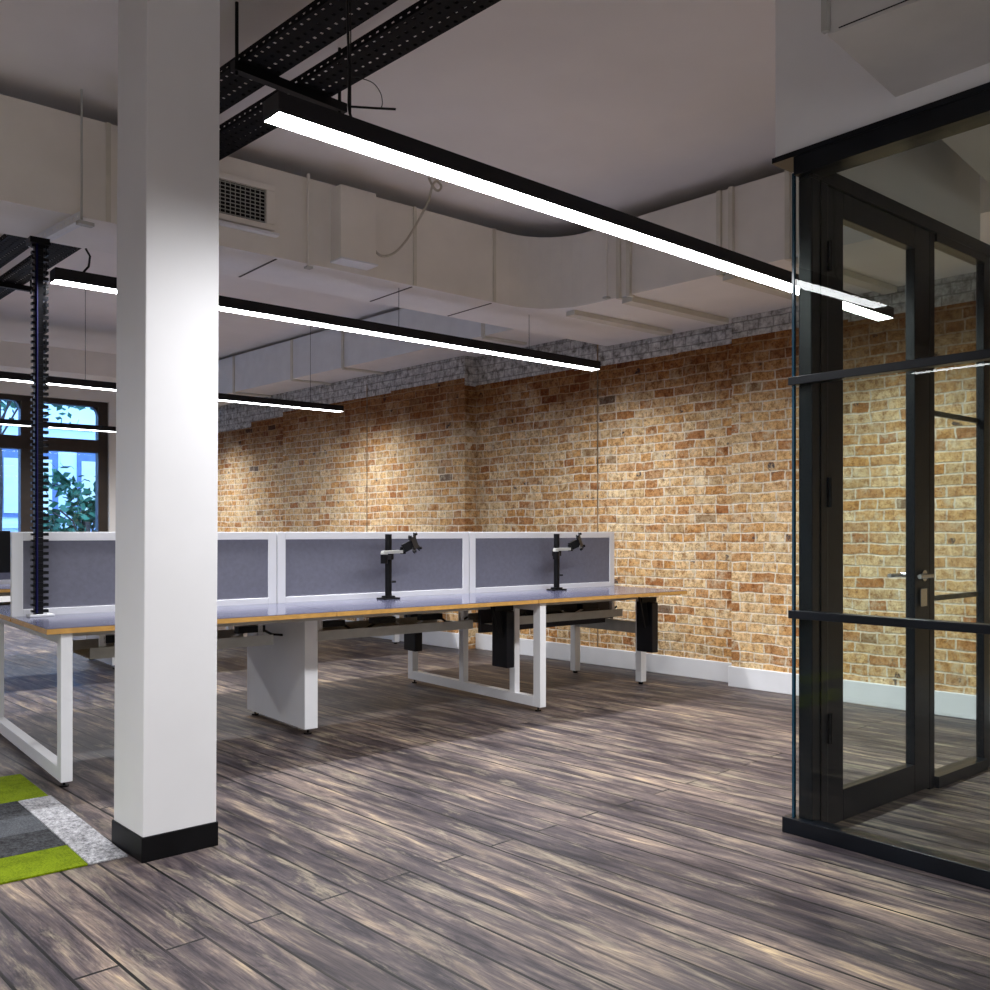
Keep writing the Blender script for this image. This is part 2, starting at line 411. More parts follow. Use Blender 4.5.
# far wall with tall windows (X ranges), Y = 14.5
WY = 14.5
wins = [(-4.2, -2.6), (-2.1, -0.5), (0.0, 1.65), (2.10, 3.46 + 1.12)]
wins = [(-3.3, -1.2), (-0.4, 1.75), (2.40, 4.58)]
SILL, HEAD = 0.92, 3.16
mb = MB(); x = -5
for (a, c) in wins:
    mb.box(x, a, WY, WY + 0.32, 0, H_C); mb.box(a, c, WY, WY + 0.32, 0, SILL); mb.box(a, c, WY, WY + 0.32, HEAD, H_C); x = c
mb.box(x, 5.6, WY, WY + 0.32, 0, H_C)
o = mb.done('wall_far', M['wall']); tag(o, 'white far wall with tall windows', 'wall', kind='structure')
for i, (a, c) in enumerate(wins):
    root = thing('window_%d' % (i + 1), 'tall brown timber window with transom', 'window', ((a + c) / 2, WY + 0.12, SILL)); tag(root, kind='structure')
    hw = (c - a) / 2; hh = HEAD - SILL; t = 0.14
    f = MB(); f.box(-hw, -hw + t, -0.06, 0.08, 0, hh); f.box(hw - t, hw, -0.06, 0.08, 0, hh)
    f.box(-hw + t, hw - t, -0.06, 0.08, 0, 0.10); f.box(-hw + t, hw - t, -0.06, 0.08, hh - 0.08, hh)
    f.box(-hw + t, hw - t, -0.08, 0.08, 1.47, 1.66)                     # transom at z 2.39 to 2.58
    f.box(-0.12, 0.12, -0.07, 0.08, 0.10, hh - 0.08)
    # rounded corners of the fanlights
    for (ax, bx) in ((-hw + t, -0.12), (0.12, hw - t)):
        for sx, cx in ((1, ax), (-1, bx)):
            pts = [(cx, hh - 0.08)] + [(cx + sx * 0.10 * (1 - math.cos(k * math.pi / 12)), hh - 0.08 - 0.16 * (1 - math.sin(k * math.pi / 12))) for k in range(7)]
            vs = [f.b.verts.new((p[0], yy, p[1])) for yy in (-0.04, 0.06) for p in pts]
            n = len(pts); f.b.faces.new(vs[:n]); f.b.faces.new(vs[n:][::-1])
            for k in range(n): f.b.faces.new((vs[k], vs[(k + 1) % n], vs[n + (k + 1) % n], vs[n + k]))
    f.done('window_frame', M['brown_frame'], root)
    MB().box(-hw + t, hw - t, 0.005, 0.013, 0.1, hh - 0.08).done('glass_pane', M['glass'], root)
    MB().box(-hw - 0.05, hw + 0.05, -0.2, 0.0, -0.04, 0.0).done('window_sill', M['white_metal'], root)

# skirting of the far and left walls
o = MB().box(-5, 5.6, WY - 0.02, WY, 0, 0.15).done('baseboard_far', M['skirt']); tag(o, 'white skirting board', 'baseboard', kind='structure')

# bulkhead above the glazed meeting room
o = MB().box(3.30, 3.42, -4.2, 2.156, 2.71, H_C).done('wall_bulkhead', M['wall']); tag(o, 'white bulkhead wall above the glass partition', 'wall', kind='structure')
o = MB().box(3.42, 4.93, 2.03, 2.13, 2.66, H_C).done('wall_bulkhead_return', M['wall']); tag(o, 'white bulkhead wall above the glass door', 'wall', kind='structure')

# ---------------------------------------------------------------- column
col = thing('column', 'square white painted column with black skirting, left of the photo', 'column', (1.328, 3.55, 0))
col.rotation_euler = (0, R(0.3), R(2.5))
c = 0.142
mb = MB().box(-c, c, -c, c, 0.0, H_C); col_s = mb.done('shaft', M['column'], col, 0.004)
mb = MB().box(-c - 0.006, c + 0.006, -c - 0.006, c + 0.006, 0, 0.092); tag(mb.done('skirting', M['black_metal'], col, 0.003), 'black skirting band')

# ---------------------------------------------------------------- ducts
def band(root, x0, x1, y0, y1, z0, z1, t=0.015):
    MB().box(x0, x1, y0 - t, y1, z0 - t, z1).done('joint_band', M['duct_band'], root)

Z0, Z1 = 2.86, 3.39
XC = skew_x(5.15, 4.97, 3.8)                       # plan corner of the two runs
duct = thing('air_duct', 'long square painted air duct crossing the room and bending along the brick wall', 'duct', (0, 0, 0))
rr = 0.42
pts = [(-4.99, 5.15)]
cx, cy = XC - rr, 5.15 - rr
for k in range(9):
    a = R(90) - (R(90) - SK * 0) * k / 8
    pts.append((cx + rr * math.cos(a), cy + rr * math.sin(a)))
xe = skew_x(-4.1, 4.97, 3.8)
pts = pts + [(xe, -4.1), (skew_x(-4.1) - 0.01, -4.1), (skew_x(4.34) - 0.01, 4.34), (skew_x(4.37) + 0.13, 4.37), (skew_x(5.72) + 0.13, 5.72), (-4.99, 5.72)]
# corner polyline runs along the near side, around the inside bend, then towards the camera along the wall
mb = MB(); mb.prism(pts[::-1], Z0, Z1)
for f in mb.b.faces:
    f.normal_update()
for f in mb.b.faces:
    f.material_index = 1 if (abs(f.normal.z) > 0.9 and f.calc_center_median().z < 3.0) else 0
mb.done('duct_body', [M['duct'], M['duct_under']], duct)
for X in (0.45, 1.62, 3.62, 4.32):
    MB().box(X - 0.012, X + 0.012, 5.138, 5.15, Z0, Z1).done('seam', M['duct_band'], duct)
for X in (2.62, 3.62, 4.32):                       # dark open joints on the underside
    MB().box(X - 0.006, X + 0.006, 5.18, 5.70, Z0 - 0.003, Z0).done('underside_joint', plain('dark_joint', (0.08, 0.07, 0.06), 0.9), duct)
for Y in (4.42, 3.60, 3.12, 1.9, 0.7):
    x_near = skew_x(Y, 4.97, 3.8)
    MB().box(x_near - 0.045, x_near + 0.01, Y - 0.062, Y - 0.030, Z0 - 0.012, Z1).done('flange', M['duct_band'], duct)
    MB().box(x_near - 0.045, x_near + 0.01, Y + 0.030, Y + 0.062, Z0 - 0.012, Z1).done('flange', M['duct_band'], duct)
    MB().box(x_near - 0.012, x_near + 0.01, Y - 0.03, Y + 0.03, Z0 - 0.004, Z1).done('flange_joint', M['grey_metal'], duct)
    x_w = skew_x(Y) - 0.03
    MB().bar((x_near, Y, Z0 - 0.022), (x_w, Y - 0.02, Z0 - 0.022), 0.09, 0.04).done('support_angle', M['duct_band'], duct)
Y = 4.97
MB().bar((XC + 0.03, Y, Z0 - 0.02), (skew_x(Y) - 0.0, Y - 0.02, Z0 - 0.02), 0.09, 0.035).done('support_angle', M['duct_band'], duct)

# side box on the duct
bx = MB().box(2.98, 3.24, 5.03, 5.15, 2.905, 3.36).done('access_box', M['duct'], duct, 0.004)
MB().box(2.975, 3.245, 5.015, 5.15, 2.895, 2.905).done('access_box_lip', M['white_metal'], duct)

# vent grille with its frame and louvres
vg = thing('vent_grille', 'rectangular air grille with dark louvres in a cream frame on the duct beside the column', 'vent', (2.18, 5.148, 3.14))
f = MB(); f.box(-0.40, 0.40, -0.03, 0, 0.10, 0.135); f.box(-0.40, 0.40, -0.03, 0, -0.135, -0.10); f.box(-0.40, -0.36, -0.03, 0, -0.10, 0.10); f.box(0.345, 0.40, -0.03, 0, -0.10, 0.10)
f.done('grille_frame', M['duct'], vg, 0.003)
MB().box(-0.37, 0.36, -0.006, 0, -0.105, 0.105).done('dark_back', M['black_plastic'], vg)
f = MB()
for k in range(9): z = -0.09 + k * 0.0225; f.bar((-0.36, -0.014, z), (0.345, -0.014, z), 0.012, 0.003, up=(0, -0.6, 0.8))
for k in range(23): X = -0.345 + k * 0.031; f.box(X, X + 0.003, -0.024, -0.018, -0.1, 0.1)
f.done('louvres', M['grey_metal'], vg)
MB().box(-0.40, 0.42, -0.05, -0.0, -0.165, -0.150).done('drip_lip', M['white_metal'], vg)

# second duct beyond, along the wall
zb0, zb1 = 3.0, 3.46
d2 = thing('air_duct', 'grey white duct run along the top of the brick wall beyond the crossing duct', 'duct')
def dx(y): return skew_x(y, 5.27, 8.9)
mb = MB(); mb.prism([(dx(5.74), 5.74), (skew_x(5.74) + 0.13, 5.74), (skew_x(7.44) + 0.13, 7.44), (skew_x(7.47) - 0.01, 7.47), (skew_x(14.4) - 0.01, 14.4), (dx(14.4), 14.4)], zb0, zb1)
for f in mb.b.faces: f.normal_update()
for f in mb.b.faces: f.material_index = 1 if f.normal.z < -0.9 or (abs(f.normal.z) > .9 and f.calc_center_median().z < 3.2) else 0
mb.done('duct_body', [plain('cool_duct_paint', (0.80, 0.82, 0.83), 0.6, var=0.03), M['duct_under']], d2)
for Y in (6.6, 8.85, 9.9, 11.3, 12.7):
    MB().box(dx(Y) - 0.012, dx(Y) + 0.01, Y - 0.02, Y + 0.02, zb0 - 0.01, zb1).done('seam', M['duct_band'], d2)
    MB().bar((dx(Y), Y, zb0 - 0.012), (skew_x(Y) - 0.02, Y - 0.02, zb0 - 0.012), 0.05, 0.02).done('support_angle', M['duct_band'], d2)

# far crossing duct before the windows
d3 = thing('air_duct', 'beige duct box crossing the ceiling in front of the windows', 'duct')
MB().box(-4.99, 4.2, 10.7, 11.3, 2.93, 3.19).done('duct_body', M['duct'], d3)
for X in (1.2, 2.0, 3.6): MB().box(X, X + 0.03, 10.685, 10.7, 2.93, 3.19).done('seam', M['duct_band'], d3)

# duct passing through the bulkhead, turned a little
e1 = Vector((0.993, 0.117, 0)); e2 = Vector((0.117, -0.993, 0)); o0 = Vector((2.72, 1.587, 0))
d4 = thing('air_duct', 'grey duct box poking through the bulkhead at the upper right', 'duct')
P = [o0, o0 + e2 * 3.2, o0 + e2 * 3.2 + e1 * 2.05, o0 + e1 * 2.05]
MB().prism([(p.x, p.y) for p in P], 2.785, 3.25).done('duct_body', plain('grey_duct_sheet', (0.68, 0.67, 0.65), 0.65, var=0.05, scale=3), d4)  # this duct's own even grey
q = [o0 - e1 * 0.012, o0 + e2 * 0.03 - e1 * 0.012]
MB().bar(o0 + Vector((-0.012, 0, 2.79)), o0 + Vector((-0.012, 0, 3.25)), 0.02, 0.02).done('corner_angle', M['grey_metal'], d4)
MB().tube([o0 + Vector((-0.02, -0.05, 2.78)), o0 + e2 * 0.5 + Vector((-0.02, 0, 2.795)), o0 + e2 * 1.0 + Vector((-0.02, 0, 2.785))], 0.002).done('loose_wire', M['black_plastic'], d4)

# ---------------------------------------------------------------- cable trays (pair of perforated trays), local y along, local x across
def perforated(mb, o, du, dv, nu, nv, hole=0.45):
    """sheet spanned by du*nu, dv*nv with one slot per cell"""
    o = Vector(o); du = Vector(du); dv = Vector(dv)
    for i in range(nu):
        for j in range(nv):
            a = o + du * i + dv * j
            g = (1 - hole) / 2; hu = 0.30 if (i + j) % 2 else 0.36; gu = (1 - hu) / 2
            for (p, q, r_, s_) in ((0, 1, 0, g), (0, 1, 1 - g, 1), (0, gu, g, 1 - g), (1 - gu, 1, g, 1 - g)):
                mb.quad([a + du * p + dv * r_, a + du * q + dv * r_, a + du * q + dv * s_, a + du * p + dv * s_])

def tray(root, xc, y0, y1, wd=0.14, z=0.0, ht=0.055):
    mb = MB(); n = int((y1 - y0) / 0.05)
    st = (y1 - y0) / n
    perforated(mb, (xc - wd / 2, y0, z), (0, st, 0), (wd / 4, 0, 0), n, 4, 0.34)
    perforated(mb, (xc - wd / 2, y0, z), (0, st, 0), (0, 0, ht / 1.0), n, 1, 0.22)
    perforated(mb, (xc + wd / 2, y0, z), (0, st, 0), (0, 0, ht / 1.0), n, 1, 0.22)
    o = mb.done('perforated_tray', M['tray'], root)
    md = o.modifiers.new('thickness', 'SOLIDIFY'); md.thickness = 0.0025
    f = MB(); f.box(xc - wd / 2 - 0.004, xc - wd / 2 + 0.012, y0, y1, z + ht, z + ht + 0.004); f.box(xc + wd / 2 - 0.012, xc + wd / 2 + 0.004, y0, y1, z + ht, z + ht + 0.004)
    f.done('tray_lip', M['tray'], root)
    # dark cables lying in the tray
    f = MB()
    for k in range(4):
        xx = xc - wd / 2 + 0.022 + k * 0.031
        f.tube([(xx + 0.006 * math.sin(j * 0.9 + k * 2), y0 + (y1 - y0) * j / 16, z + 0.014) for j in range(17)], 0.010, 6)
    f.done('cables', M['black_plastic'], root)

TZ = 3.24
t1 = thing('cable_tray', 'pair of black perforated cable trays under the ceiling above the nearest light strip', 'cable tray', (2.205, 4.0, TZ), R(4.9))
tray(t1, -0.09, -5.5, 1.08, 0.18, 0, 0.03); tray(t1, -0.375, -5.5, 1.08, 0.19, 0.0, 0.03)
t2 = thing('cable_tray', 'pair of black perforated cable trays far left beyond the crossing duct', 'cable tray', (2.09, 5.80, TZ), R(2.8))
tray(t2, -0.09, 0.0, 7.0, 0.18, 0, 0.03); tray(t2, -0.375, 0.0, 7.0, 0.19, 0.0, 0.03)
for tt, ys in ((t1, (-3.6, -1.9, -0.15)), (t2, (0.9, 2.6, 4.6, 6.4))):
    for yy in ys:
        MB().box(-0.50, 0.09, yy - 0.02, yy + 0.02, -0.043, -0.002).done('cross_bar', M['black_metal'], tt)
        for xx in (-0.48, 0.06): MB().tube([(xx, yy, -0.06), (xx, yy, H_C - TZ - 0.002)], 0.008, 8).done('hanger_rod', M['black_metal'], tt)

# white slotted strut and its rod by the left edge
st_ = thing('slotted_strut', 'short white slotted support strut hung on a thin rod at the upper left', 'bracket', (1.45, 5.05, 2.81), SK * 2)
f = MB(); n = 13
perforated(f, (0.0, 0, 0), (0, 0.052, 0), (0.045, 0, 0), n, 1, 0.3); perforated(f, (0.0, 0, 0), (0, 0.052, 0), (0, 0, 0.045), n, 1, 0.3)
o = f.done('channel', M['white_metal'], st_); md = o.modifiers.new('thickness', 'SOLIDIFY'); md.thickness = 0.003
MB().tube([(0.02, 0.03, -0.02), (0.02, 0.03, H_C - 2.81)], 0.006, 8).done('rod', M['grey_metal'], st_)
MB().box(-0.01, 0.07, -0.01, 0.03, -0.02, -0.002).done('nut_plate', M['grey_metal'], st_)

# thin white conduit rod before the duct, and ceiling hanger
for i, (x, y, z0, lab) in enumerate(((2.80, 5.11, 2.83, 'thin cream drop rod in front of the crossing duct right of the vent grille'),
                                   (4.83, 4.52, 2.86, 'short pale rod from the ceiling beside the duct bend'))):
    t = thing('drop_rod', lab, 'rod', (x, y, z0))
    MB().tube([(0, 0, 0), (0, 0, (3.40 if i == 0 else H_C - 0.002) - z0)], 0.010, 10).done('rod', M['duct'], t)
    MB().box(-0.02, 0.02, -0.02, 0.02, -0.012, 0.0).done('clip', M['grey_metal'], t)

# knotted cream cable hanging from the ceiling
def smooth_path(p, n=4):
    p = [Vector(q) for q in p]; out = []
    for i in range(len(p) - 1):
        a, b_, c_, d = p[max(i - 1, 0)], p[i], p[i + 1], p[min(i + 2, len(p) - 1)]
        for k in range(n):
            t_ = k / n
            out.append(0.5 * ((2 * b_) + (c_ - a) * t_ + (2 * a - 5 * b_ + 4 * c_ - d) * t_ * t_ + (3 * b_ - a - 3 * c_ + d) * t_ ** 3))
    return out + [p[-1]]


w1 = MB().tube(smooth_path([(3.56, 4.9, 3.5), (3.58, 4.88, 3.44), (3.61, 4.87, 3.42), (3.63, 4.86, 3.45), (3.60, 4.87, 3.48), (3.57, 4.88, 3.44),
                (3.57, 4.92, 3.36), (3.54, 4.98, 3.25), (3.48, 5.03, 3.12), (3.40, 5.06, 3.02), (3.32, 5.09, 2.99), (3.26, 5.10, 3.03)]), 0.008, 8).done('hanging_cable', M['wire'], smooth=True)
tag(w1, 'cream cable knotted at the ceiling and looping down to the duct box', 'cable')

# thin black wires by the near tray
wr1 = MB().tube(smooth_path([(1.700, 2.83, 3.24), (1.698, 2.82, 3.0), (1.705, 2.82, 2.80), (1.700, 2.815, 2.69), (1.702, 2.80, 2.64), (1.712, 2.78, 2.61), (1.72, 2.76, 2.592)]), 0.005, 6)
wr1.tube([(1.703, 2.81, 2.685), (1.77, 2.76, 2.682), (1.826, 2.71, 2.677)], 0.004, 6)
wr1.tube(smooth_path([(1.703, 2.81, 2.79), (1.733, 2.79, 2.786), (1.765, 2.76, 2.768), (1.785, 2.745, 2.735), (1.79, 2.74, 2.70), (1.787, 2.742, 2.683)]), 0.0016, 6)
tag(wr1.done('loose_cable', M['black_plastic'], smooth=True), 'thin black loose cable dropping from the near tray to the light strip', 'cable')

# ---------------------------------------------------------------- light strips
def light(x0, ln, y, z, label, rz=0.0, wires=(), top=None):
    t = thing('strip_light', label, 'light', (x0, y, z), rz, 'linear pendant light strips')
    hw = 0.052; top = (top or H_C) - 0.002
    MB().box(0, ln, -hw, hw, 0.0, 0.058).done('housing', M['housing'], t, 0.002)
    df = MB().box(0.004, ln - 0.004, -hw + 0.004, hw - 0.004, -0.006, -0.0005)
    for fc in df.b.faces:
        fc.normal_update(); fc.material_index = 0 if fc.normal.z < -0.9 else 1
    df.done('diffuser', [M['lit'], M['housing']], t)
    for xx in wires:
        MB().tube([(xx, 0, 0.058), (xx, 0, top - z)], 0.002, 6).done('suspension_wire', M['black_metal'], t)
    return t
LZ = 2.525
light(1.355, 4.22, 2.718, LZ, 'nearest long black strip light running from the cable tray towards the glass partition', R(1.9), (0.3, 3.4))
light(1.366, 4.14, 5.24, LZ, 'long black strip light above the front desk bench', R(0.4), (0.4, 2.2, 3.4), 2.86)
light(-1.0, 6.28, 8.90, LZ, 'black strip light beyond the front bench, third from the camera', R(0.0), (0.3, 3.6, 5.9))
light(-1.0, 6.2, 12.6, LZ, 'black strip light in front of the windows, farthest from the camera', 0, (0.3, 3.0, 5.6))
light(-1.05, 4.6, -0.9, LZ, 'black strip light left of the camera seen mirrored in the glass', R(90), (0.3, 4.3))

light(-3.6, 5.8, -2.9, LZ, 'unseen black strip light added behind the camera for ceiling bounce')  # out of view, added so floor bounce lifts the ceiling
light(-3.6, 2.3, 1.2, LZ, 'short unseen black strip light added left of the camera for fill')  # another added lamp out of view, only for fill light
light(3.75, 2.2, -1.2, 2.5, 'unseen black strip light added inside the meeting room for bounce')  # unseen lamp added to bounce light onto the return bulkhead

# ---------------------------------------------------------------- benches
BR = R(-1.5)
MOD = 1.503; LEN = 3 * MOD
def bench(loc, label):
    t = thing('bench_desk', label, 'desk', loc, BR)
    T = 0.755
    # six tops, front and back
    for side, (y0, y1) in enumerate(((0.0, 0.762), (0.792, 1.64))):
        for k in range(3):
            x0 = k * MOD + (0.0 if k == 0 else 0.002); x1 = (k + 1) * MOD - (0 if k == 2 else 0.002)
            o = MB().box(x0, x1, y0, y1, T - 0.028, T - 0.003).done('desktop', M['ply'], t, 0.001)
            MB().box(x0, x1, y0, y1, T - 0.003, T).done('laminate', M['desk'], o)
    lx, ly, ht = 0.052, 0.07, 0.055
    def loop(x, mids):
        f = MB(); zt = T - 0.030
        f.box(x, x + lx, 0.02, 0.02 + ly, 0.03, zt); f.box(x, x + lx, 1.62 - ly, 1.62, 0.03, zt)
        f.box(x, x + lx, 0.02 + ly, 1.62 - ly, 0.03, 0.03 + ht + 0.01); f.box(x, x + lx, 0.02 + ly, 1.62 - ly, zt - 0.05, zt)
        f.done('leg_frame', M['white_metal'], t, 0.002)
        for y in mids: MB().box(x + 0.004, x + lx - 0.004, y, y + 0.055, 0.03 + ht + 0.01, zt - 0.05).done('post', M['white_metal'], t)
        for y in (0.07, 1.56):
            g = MB(); g.tube([(x + lx / 2, y, 0.0), (x + lx / 2, y, 0.008)], 0.022, 12); g.tube([(x + lx / 2, y, 0.008), (x + lx / 2, y, 0.032)], 0.006, 8)
            g.done('foot', M['black_plastic'], t)
    loop(0.065, []); loop(2 * MOD + 0.03, [0.29, 0.88])
    # wide cable panel leg at the first joint
    xp = MOD - 0.02
    MB().box(xp, xp + 0.085, 0.35, 1.17, 0.035, T - 0.03).done('panel_leg', M['white_metal'], t, 0.002)
    for y in (0.39, 1.13):
        g = MB(); g.tube([(xp + 0.04, y, 0.0), (xp + 0.04, y, 0.008)], 0.024, 12); g.tube([(xp + 0.04, y, 0.008), (xp + 0.04, y, 0.037)], 0.007, 8)
        g.done('foot', M['black_plastic'], t)
    # set back end frame
    xe_ = LEN - 0.11
    for y in (0.40, 1.15):
        MB().box(xe_, xe_ + 0.06, y - 0.03, y + 0.03, 0.02, T - 0.03).done('leg', M['white_metal'], t, 0.002)
        MB().tube([(xe_ + 0.03, y, 0.0), (xe_ + 0.03, y, 0.02)], 0.02, 12).done('foot', M['black_plastic'], t)
    MB().box(xe_, xe_ + 0.06, 0.43, 1.12, 0.40, 0.49).done('end_rail', M['grey_metal'], t)
    # beams under the tops
    for y in (0.32, 1.24): MB().box(0.1, LEN - 0.1, y - 0.022, y + 0.022, T - 0.075, T - 0.030).done('beam', M['grey_metal'], t)
    # cable trays with sockets, one per module
    for k in range(3):
        x0, x1 = k * MOD + (0.34 if k == 0 else 0.14), (k + 1) * MOD - 0.12
        f = MB(); f.box(x0, x1, 0.56, 1.00, 0.525, 0.53); f.box(x0, x1, 0.56, 0.565, 0.53, 0.585); f.box(x0, x1, 0.995, 1.0, 0.53, 0.585)
        tr_ = f.done('cable_basket', M['grey_metal'], t)
        for j in range(3):
            xx = x0 + 0.08 + j * 0.38
            MB().box(xx, xx + 0.17, 0.60, 0.66, 0.60, 0.64).done('socket', M['black_plastic'], tr_)
            MB().tube([(xx + 0.17, 0.63, 0.61), (xx + 0.24, 0.66, 0.575), (xx + 0.33, 0.64, 0.565), (xx + 0.40, 0.62, 0.60)], 0.008, 6).done('lead', M['white_metal'] if j % 2 else M['black_plastic'], tr_)
        for xx in (x0 + 0.06, x1 - 0.08):
            MB().box(xx, xx + 0.03, 0.60, 0.625, 0.52, T - 0.03).done('basket_hanger', M['white_metal'], t)
    # dark modesty panel below the last module
    MB().box(2 * MOD + 0.10, LEN - 0.02, 0.764, 0.790, 0.46, T - 0.03).done('modesty_panel', M['dark_screen'], t)
    return t

def bl(loc, x, y, z=0.0):       # bench-local to world
    cc, ss = math.cos(BR), math.sin(BR)
    return (loc[0] + x * cc - y * ss, loc[1] + x * ss + y * cc, z)

def screen(loc, k, label, grp, dark=False):
    t = thing('privacy_screen', label, 'screen', bl(loc, k * MOD, 0.777, 0.742), BR, grp)
    w_ = MOD; fw = 0.055; z1 = 0.458
    a, c_ = 0.003, w_ - 0.003
    f = MB(); f.box(a, a + fw, -0.014, 0.014, 0.0, z1); f.box(c_ - fw, c_, -0.014, 0.014, 0, z1)
    f.box(a + fw, c_ - fw, -0.014, 0.014, z1 - fw * 0.85, z1); f.box(a + fw, c_ - fw, -0.014, 0.014, 0, 0.05)
    f.done('frame', M['white_metal'], t, 0.002)
    MB().box(a + fw, c_ - fw, -0.008, 0.008, 0.05, z1 - fw * 0.85).done('fabric_panel', M['dark_screen'] if dark else M['screen'], t)
    return t

B1 = (1.175, 4.60, 0); B2 = (1.175, 8.05, 0)
bench(B1, 'long white framed bench desk with plywood edges, nearest the camera')
bench(B2, 'second bench desk row behind the first, mostly hidden by the screens')
for k, s in enumerate(('grey desk screen at the left end of the front bench, behind the column',
                       'grey desk screen in the middle of the front bench with a monitor arm before it',
                       'grey desk screen at the right end of the front bench, nearest the brick wall')): screen(B1, k, s, None)
for k, s in enumerate(('grey desk screen at the left end of the rear bench', 'grey desk screen in the middle of the rear bench', 'grey desk screen at the wall end of the rear bench')): screen(B2, k, s, None)

def cpu_holder(loc, x, y, label):
    t = thing('computer_holder', label, 'computer holder', bl(loc, x, y, 0.29), BR)
    MB().box(-0.034, 0.034, 0.0, 0.16, 0.0, 0.38).done('sling', M['black_plastic'], t, 0.006)
    f = MB(); f.box(-0.11, 0.05, 0.03, 0.06, 0.38, 0.416); f.bar((-0.07, 0.045, 0.41), (-0.03, 0.045, 0.20), 0.025, 0.008); f.bar((-0.13, 0.045, 0.43), (-0.07, 0.045, 0.19), 0.02, 0.008); f.done('bracket', M['black_metal'], t)
    return t
cpu_holder(B1, 2.905, 0.17, 'black computer holder slung under the front bench beside its middle leg frame')
cpu_holder(B1, 4.26, 0.10, 'black computer holder slung under the wall end of the front bench')
cpu_holder(B1, 2.91, 1.275, 'black computer holder under the far side of the front bench')

def monitor_arm(loc, x, y, label):
    t = thing('monitor_mount', label, 'monitor arm', bl(loc, x, y, 0.7555), BR)
    f = MB(); f.box(-0.065, 0.065, -0.045, 0.045, 0.0, 0.010); f.box(-0.035, 0.035, -0.03, 0.03, 0.010, 0.022)
    f.done('base', M['black_metal'], t, 0.002)
    f = MB(); f.tube([(0, 0, 0.02), (0, 0, 0.43)], 0.0225, 16); o = f.done('pole', M['black_metal'], t, smooth=False)
    MB().tube([(0.022, -0.01, 0.115), (0.045, -0.02, 0.115)], 0.007, 8).done('screw', M['black_metal'], t)
    f = MB(); f.tube([(0, 0, 0.262), (0, 0, 0.305)], 0.036, 14); f.bar((0, -0.01, 0.278), (-0.085, -0.085, 0.278), 0.04, 0.03); f.tube([(-0.085, -0.085, 0.240), (-0.085, -0.085, 0.298)], 0.024, 12)
    f.done('lower_arm', M['black_metal'], t)
    f = MB(); f.tube([(-0.085, -0.085, 0.299), (-0.085, -0.085, 0.312)], 0.024, 12); f.bar((-0.10, -0.085, 0.312), (0.05, -0.10, 0.316), 0.036, 0.020)
    f.done('upper_arm', M['grey_metal'], t)
    h = MB(); h.tube([(0.05, -0.10, 0.30), (0.05, -0.10, 0.345)], 0.020, 12); h.bar((0.05, -0.10, 0.335), (0.10, -0.125, 0.362), 0.055, 0.055)
    h.done('tilt_head', M['black_metal'], t)
    # star shaped mounting plate
    v = MB(); c0 = Vector((0.115, -0.135, 0.372)); u = Vector((0.80, 0.55, 0.2)).normalized(); nn = Vector((0.5, -0.8, 0.25)).normalized(); vv = nn.cross(u).normalized(); u = vv.cross(nn).normalized()
    for a in (45, 135, 225, 315):
        d = u * math.cos(R(a)) + vv * math.sin(R(a)); v.bar(c0, c0 + d * 0.075, 0.030, 0.008, up=nn); v.tube([c0 + d * 0.07 - nn * 0.004, c0 + d * 0.07 + nn * 0.018], 0.009, 8)
    v.bar(c0 - u * 0.04, c0 + u * 0.04, 0.08, 0.012, up=nn)
    v.done('mounting_plate', M['black_metal'], t)
    return t
monitor_arm(B1, 2.235, 0.63, 'black monitor arm on the front bench, before the middle screen')
monitor_arm(B1, 3.74, 0.63, 'black monitor arm on the front bench, before the screen nearest the brick wall')
monitor_arm(B2, 2.27, 0.63, 'black monitor arm on the rear bench')

# black monitor seen past the left end of the front screens
t = thing('monitor', 'black monitor on the rear bench at the left edge of the photo', 'monitor', bl(B2, 0.40, 0.42, 0.7555), BR)
MB().box(-0.12, 0.12, -0.09, 0.09, 0, 0.012).done('base', M['black_plastic'], t, 0.003)
MB().box(-0.025, 0.025, 0.01, 0.03, 0.012, 0.30).done('stand', M['black_plastic'], t)
MB().box(-0.29, 0.29, -0.02, 0.012, 0.11, 0.455).done('display', M['black_plastic'], t, 0.004)

# cable spine from tray to desk
sp = thing('cable_spine', 'black jointed cable spine dropping from the tray to the desk end', 'cable spine', (1.312, 5.30, 0.7555), BR)
MB().box(-0.05, 0.07, -0.045, 0.045, 0, 0.012).done('foot_plate', M['white_metal'], sp, 0.002)
f = MB(); zz = 0.012; n = 58; top = 2.72 - 0.7555
st = (top - zz) / n
for k in range(n):
    z0 = zz + k * st
    f.box(-0.020, 0.020, -0.020, 0.020, z0, z0 + st * 0.98)
    f.box(0.020, 0.046, -0.022, 0.022, z0 + st * 0.25, z0 + st * 0.72)
    f.box(-0.034, -0.020, -0.016, 0.016, z0 + st * 0.3, z0 + st * 0.65)
    if k % 3 != 1 and k > 34: f.box(0.030, 0.036, -0.026, 0.026, z0, z0 + st)
f.done('vertebrae', M['black_plastic'], sp)
MB().tube([(-0.012, -0.026, 0.02), (-0.012, -0.026, top)], 0.006, 6).done('blue_cable', plain('navy_cable', (0.006, 0.006, 0.05), 0.7, spec=0.1), sp)
MB().box(-0.05, 0.046, -0.05, 0.05, top - 0.01, top + 0.02).done('top_bracket', M['black_metal'], sp)

# cable loops above the second strip's end
f = MB().tube([(1.55, 5.30, 2.74), (1.57, 5.29, 2.70), (1.56, 5.28, 2.64), (1.53, 5.27, 2.602)], 0.006, 6)
tag(f.done('loose_cable', M['black_plastic']), 'short black cable from the far tray to the second light strip', 'cable')

